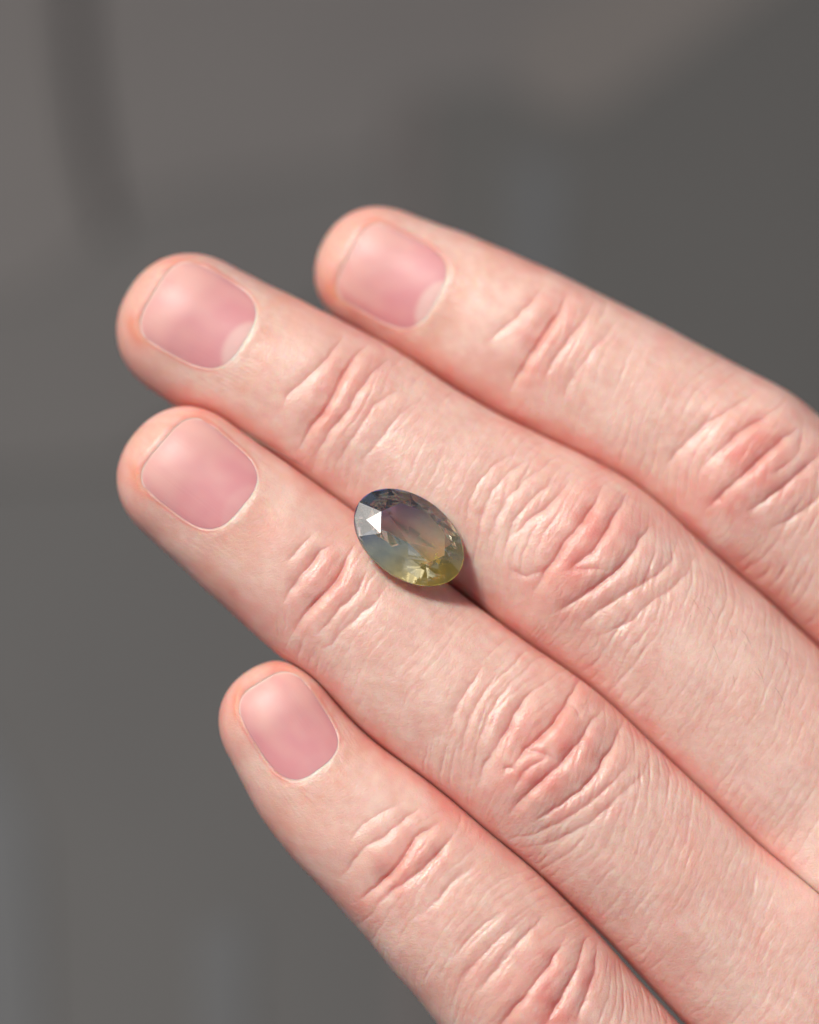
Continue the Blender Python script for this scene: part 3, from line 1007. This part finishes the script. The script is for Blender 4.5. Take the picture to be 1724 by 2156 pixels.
# fine hair on the backs of the fingers
def build_hair():
    r = np.random.default_rng(21)
    vs, fcs, dark = [], [], []
    for kname, n_pale, n_dark in (('index', 60, 0), ('middle', 120, 16), ('ring', 130, 0), ('little', 60, 0)):
        F = FINGERS[kname]
        dip, pip = knuckle(F, kname)
        for j in range(n_pale + n_dark):
            isd = j >= n_pale
            if isd:
                u0 = r.uniform(pip + 11, pip + 26); ph0 = r.uniform(0.25, 0.95)
            elif r.random() < 0.65:
                u0 = r.uniform(pip + 3, pip + 26); ph0 = r.uniform(-1.1, 1.0)
            else:
                u0 = r.uniform(dip + 1, pip - 4); ph0 = r.uniform(-0.9, 0.9)
            L = r.uniform(1.3, 2.6) if isd else r.uniform(0.8, 2.0)
            az = r.normal(2.5 if isd else 2.2, 0.35)          # lie of the hair: back and to the side
            lift = r.uniform(0.25, 0.5) if isd else r.uniform(0.12, 0.4)
            K = 6
            t = np.linspace(0, 1, K)
            hw = look(F, 'hw', np.array([u0]))[0]
            bend = r.normal(0, 0.5)
            du = L * (np.cos(az) * -t + bend * 0.25 * t * t)
            dw = L * (np.sin(az) * -t)
            off = -0.1 + (lift * 1.6 * t - lift * 1.1 * t * t) * L
            P = surf_point(F, u0 + du, ph0 + dw / hw, off)
            rad = (0.013 if isd else 0.013) * (1 - 0.75 * t)
            T = np.gradient(P, axis=0); T /= np.linalg.norm(T, axis=1)[:, None]
            s1 = np.cross(T, [0.3, 0.2, 1.0]); s1 /= np.linalg.norm(s1, axis=1)[:, None]
            s2 = np.cross(T, s1)
            b0 = sum(len(v) for v in vs)
            ringp = [P + rad[:, None] * (math.cos(q) * s1 + math.sin(q) * s2) for q in (0, 2.094, 4.189)]
            vs.append(np.stack(ringp, 1).reshape(-1, 3))
            for k in range(K - 1):
                for q in range(3):
                    q2 = (q + 1) % 3
                    fcs.append((b0 + 3 * k + q, b0 + 3 * k + q2, b0 + 3 * k + 3 + q2, b0 + 3 * k + 3 + q))
            dark += [1.0 if isd else 0.0] * (3 * K)
    me = mesh_from('fine_hair', np.concatenate(vs) / 1000, fcs)
    add_attr(me, 'dark', np.array(dark))
    return me


t = NT('hair')
nd = t.n('ShaderNodeMix', data_type='RGBA')
t.l(t.attr('dark').outputs['Fac'], nd.inputs[0])
nd.inputs[6].default_value = (0.80, 0.58, 0.34, 1); nd.inputs[7].default_value = (0.05, 0.028, 0.02, 1)
b = t.n('ShaderNodeBsdfPrincipled'); t.l(nd.outputs[2], b.inputs['Base Color'])
b.inputs['Roughness'].default_value = 0.35
t.l(b.outputs[0], t.out.inputs[0])
hair_me = build_hair(); hair_me.materials.append(t.m)
hair = bpy.data.objects.new('fine_hair', hair_me); COL.objects.link(hair); hair.parent = hand
hair['kind'] = 'stuff'

# ------------------------------------------------------------------ table below, out of focus
CAM_POS = TARGET + AZ * DIST / 1000


def on_table(px, py, z=0.0):
    d = ROT @ np.array([(px - 862) * MMP, -(py - 1077.5) * MMP, -DIST])
    k = (z - CAM_POS[2]) / d[2]
    return (CAM_POS + d * k)[:2]


def table_material(name, c0, c1, rough=0.6):
    t = NT(name)
    co = t.n('ShaderNodeTexCoord')
    n = t.n('ShaderNodeTexNoise'); n.inputs['Scale'].default_value = 22; n.inputs['Detail'].default_value = 6
    t.l(co.outputs['Object'], n.inputs['Vector'])
    b = t.n('ShaderNodeBsdfPrincipled')
    t.l(t.ramp(n.outputs[0], [(0.35, c0), (0.65, c1)]), b.inputs['Base Color'])
    b.inputs['Roughness'].default_value = rough
    t.l(b.outputs[0], t.out.inputs[0])
    return t.m


me = mesh_from('tabletop', [(-3, -3, 0), (3, -3, 0), (3, 3, 0), (-3, 3, 0)], [(0, 1, 2, 3)], False)
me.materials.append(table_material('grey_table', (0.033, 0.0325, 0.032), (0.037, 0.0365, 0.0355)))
tb = bpy.data.objects.new('tabletop', me); COL.objects.link(tb); tb['kind'] = 'structure'
tb['label'] = 'blurred grey table surface far below the hand'


def inlay(pts, mat, hgt):
    """a flat panel let into the table, standing a little proud of it"""
    P = [on_table(x, y, hgt) for x, y in pts]
    n = len(P)
    vs = [(x, y, hgt) for x, y in P] + [(x, y, 0.0) for x, y in P]
    fc = [list(range(n))[::-1], list(range(n, 2 * n))]
    fc += [[i, (i + 1) % n, n + (i + 1) % n, n + i] for i in range(n)]
    me = bpy.data.meshes.new('panel')
    me.from_pydata(vs, [], fc)
    import bmesh
    bm = bmesh.new(); bm.from_mesh(me); bmesh.ops.recalc_face_normals(bm, faces=bm.faces); bm.to_mesh(me); bm.free()
    me.materials.append(mat)
    o = bpy.data.objects.new('panel', me); COL.objects.link(o); o.parent = tb
    return o


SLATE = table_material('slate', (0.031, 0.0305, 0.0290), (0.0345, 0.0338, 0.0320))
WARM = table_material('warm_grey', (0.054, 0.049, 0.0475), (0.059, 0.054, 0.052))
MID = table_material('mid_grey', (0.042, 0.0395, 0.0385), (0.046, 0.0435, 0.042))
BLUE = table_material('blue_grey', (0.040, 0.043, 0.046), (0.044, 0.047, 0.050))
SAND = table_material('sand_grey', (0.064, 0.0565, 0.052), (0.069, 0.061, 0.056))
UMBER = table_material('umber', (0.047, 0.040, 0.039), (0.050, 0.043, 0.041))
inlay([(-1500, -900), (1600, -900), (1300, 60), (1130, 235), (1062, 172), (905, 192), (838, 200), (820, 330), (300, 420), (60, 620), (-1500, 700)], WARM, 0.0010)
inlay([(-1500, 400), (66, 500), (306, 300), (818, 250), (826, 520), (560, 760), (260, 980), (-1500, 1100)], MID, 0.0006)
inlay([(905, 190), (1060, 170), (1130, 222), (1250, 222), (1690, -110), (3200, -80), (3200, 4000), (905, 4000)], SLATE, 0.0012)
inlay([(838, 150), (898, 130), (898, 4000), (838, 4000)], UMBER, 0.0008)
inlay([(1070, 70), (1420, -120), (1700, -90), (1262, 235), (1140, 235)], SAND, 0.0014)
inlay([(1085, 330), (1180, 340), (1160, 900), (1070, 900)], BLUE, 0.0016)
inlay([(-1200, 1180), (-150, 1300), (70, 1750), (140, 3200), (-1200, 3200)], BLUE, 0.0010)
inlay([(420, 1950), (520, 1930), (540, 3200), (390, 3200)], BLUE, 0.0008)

# a dark cable lying on the table
t = NT('cable_rubber'); b = t.n('ShaderNodeBsdfPrincipled'); b.inputs['Base Color'].default_value = (0.024, 0.021, 0.021, 1)
b.inputs['Roughness'].default_value = 0.7; t.l(b.outputs[0], t.out.inputs[0])
ctrl = [(118, -420, 0.0026), (132, -200, 0.0026), (143, -40, 0.0026), (152, 80, 0.0026), (165, 200, 0.0026), (182, 310, 0.0026), (204, 410, 0.0026), (226, 490, 0.0026)]
path = []
for x, y, z in ctrl:
    p = on_table(x, y, z); path.append((p[0], p[1], z))
path = np.array(path)
tt = np.linspace(0, len(path) - 1, 60)
path = np.column_stack([smooth_table(np.interp(tt, np.arange(len(path)), path[:, i]), 2.0, 1.0) for i in range(3)])
tg = np.gradient(path, axis=0); tg /= np.linalg.norm(tg, axis=1)[:, None]
s1 = np.cross(tg, [1.0, 0.0, 0.0]); s1 /= np.linalg.norm(s1, axis=1)[:, None]
s2 = np.cross(tg, s1)
vs, fc = [], []
for i in range(len(path)):
    for q in range(16):
        w = 2 * math.pi * q / 16
        vs.append(path[i] + 0.0017 * (1.0 if i < 40 else 1.0 - 0.7 * ((i - 40) / 19) ** 2) * (math.cos(w) * s1[i] + math.sin(w) * s2[i]))
for i in range(len(path) - 1):
    for q in range(16):
        q2 = (q + 1) % 16
        fc.append((i * 16 + q, i * 16 + q2, i * 16 + 16 + q2, i * 16 + 16 + q))
me = mesh_from('cable', vs, fc); me.materials.append(t.m)
cb = bpy.data.objects.new('cable', me); COL.objects.link(cb)
cb['label'] = 'blurred dark grey cable lying on the table beyond the fingertips'
cb['category'] = 'cable'
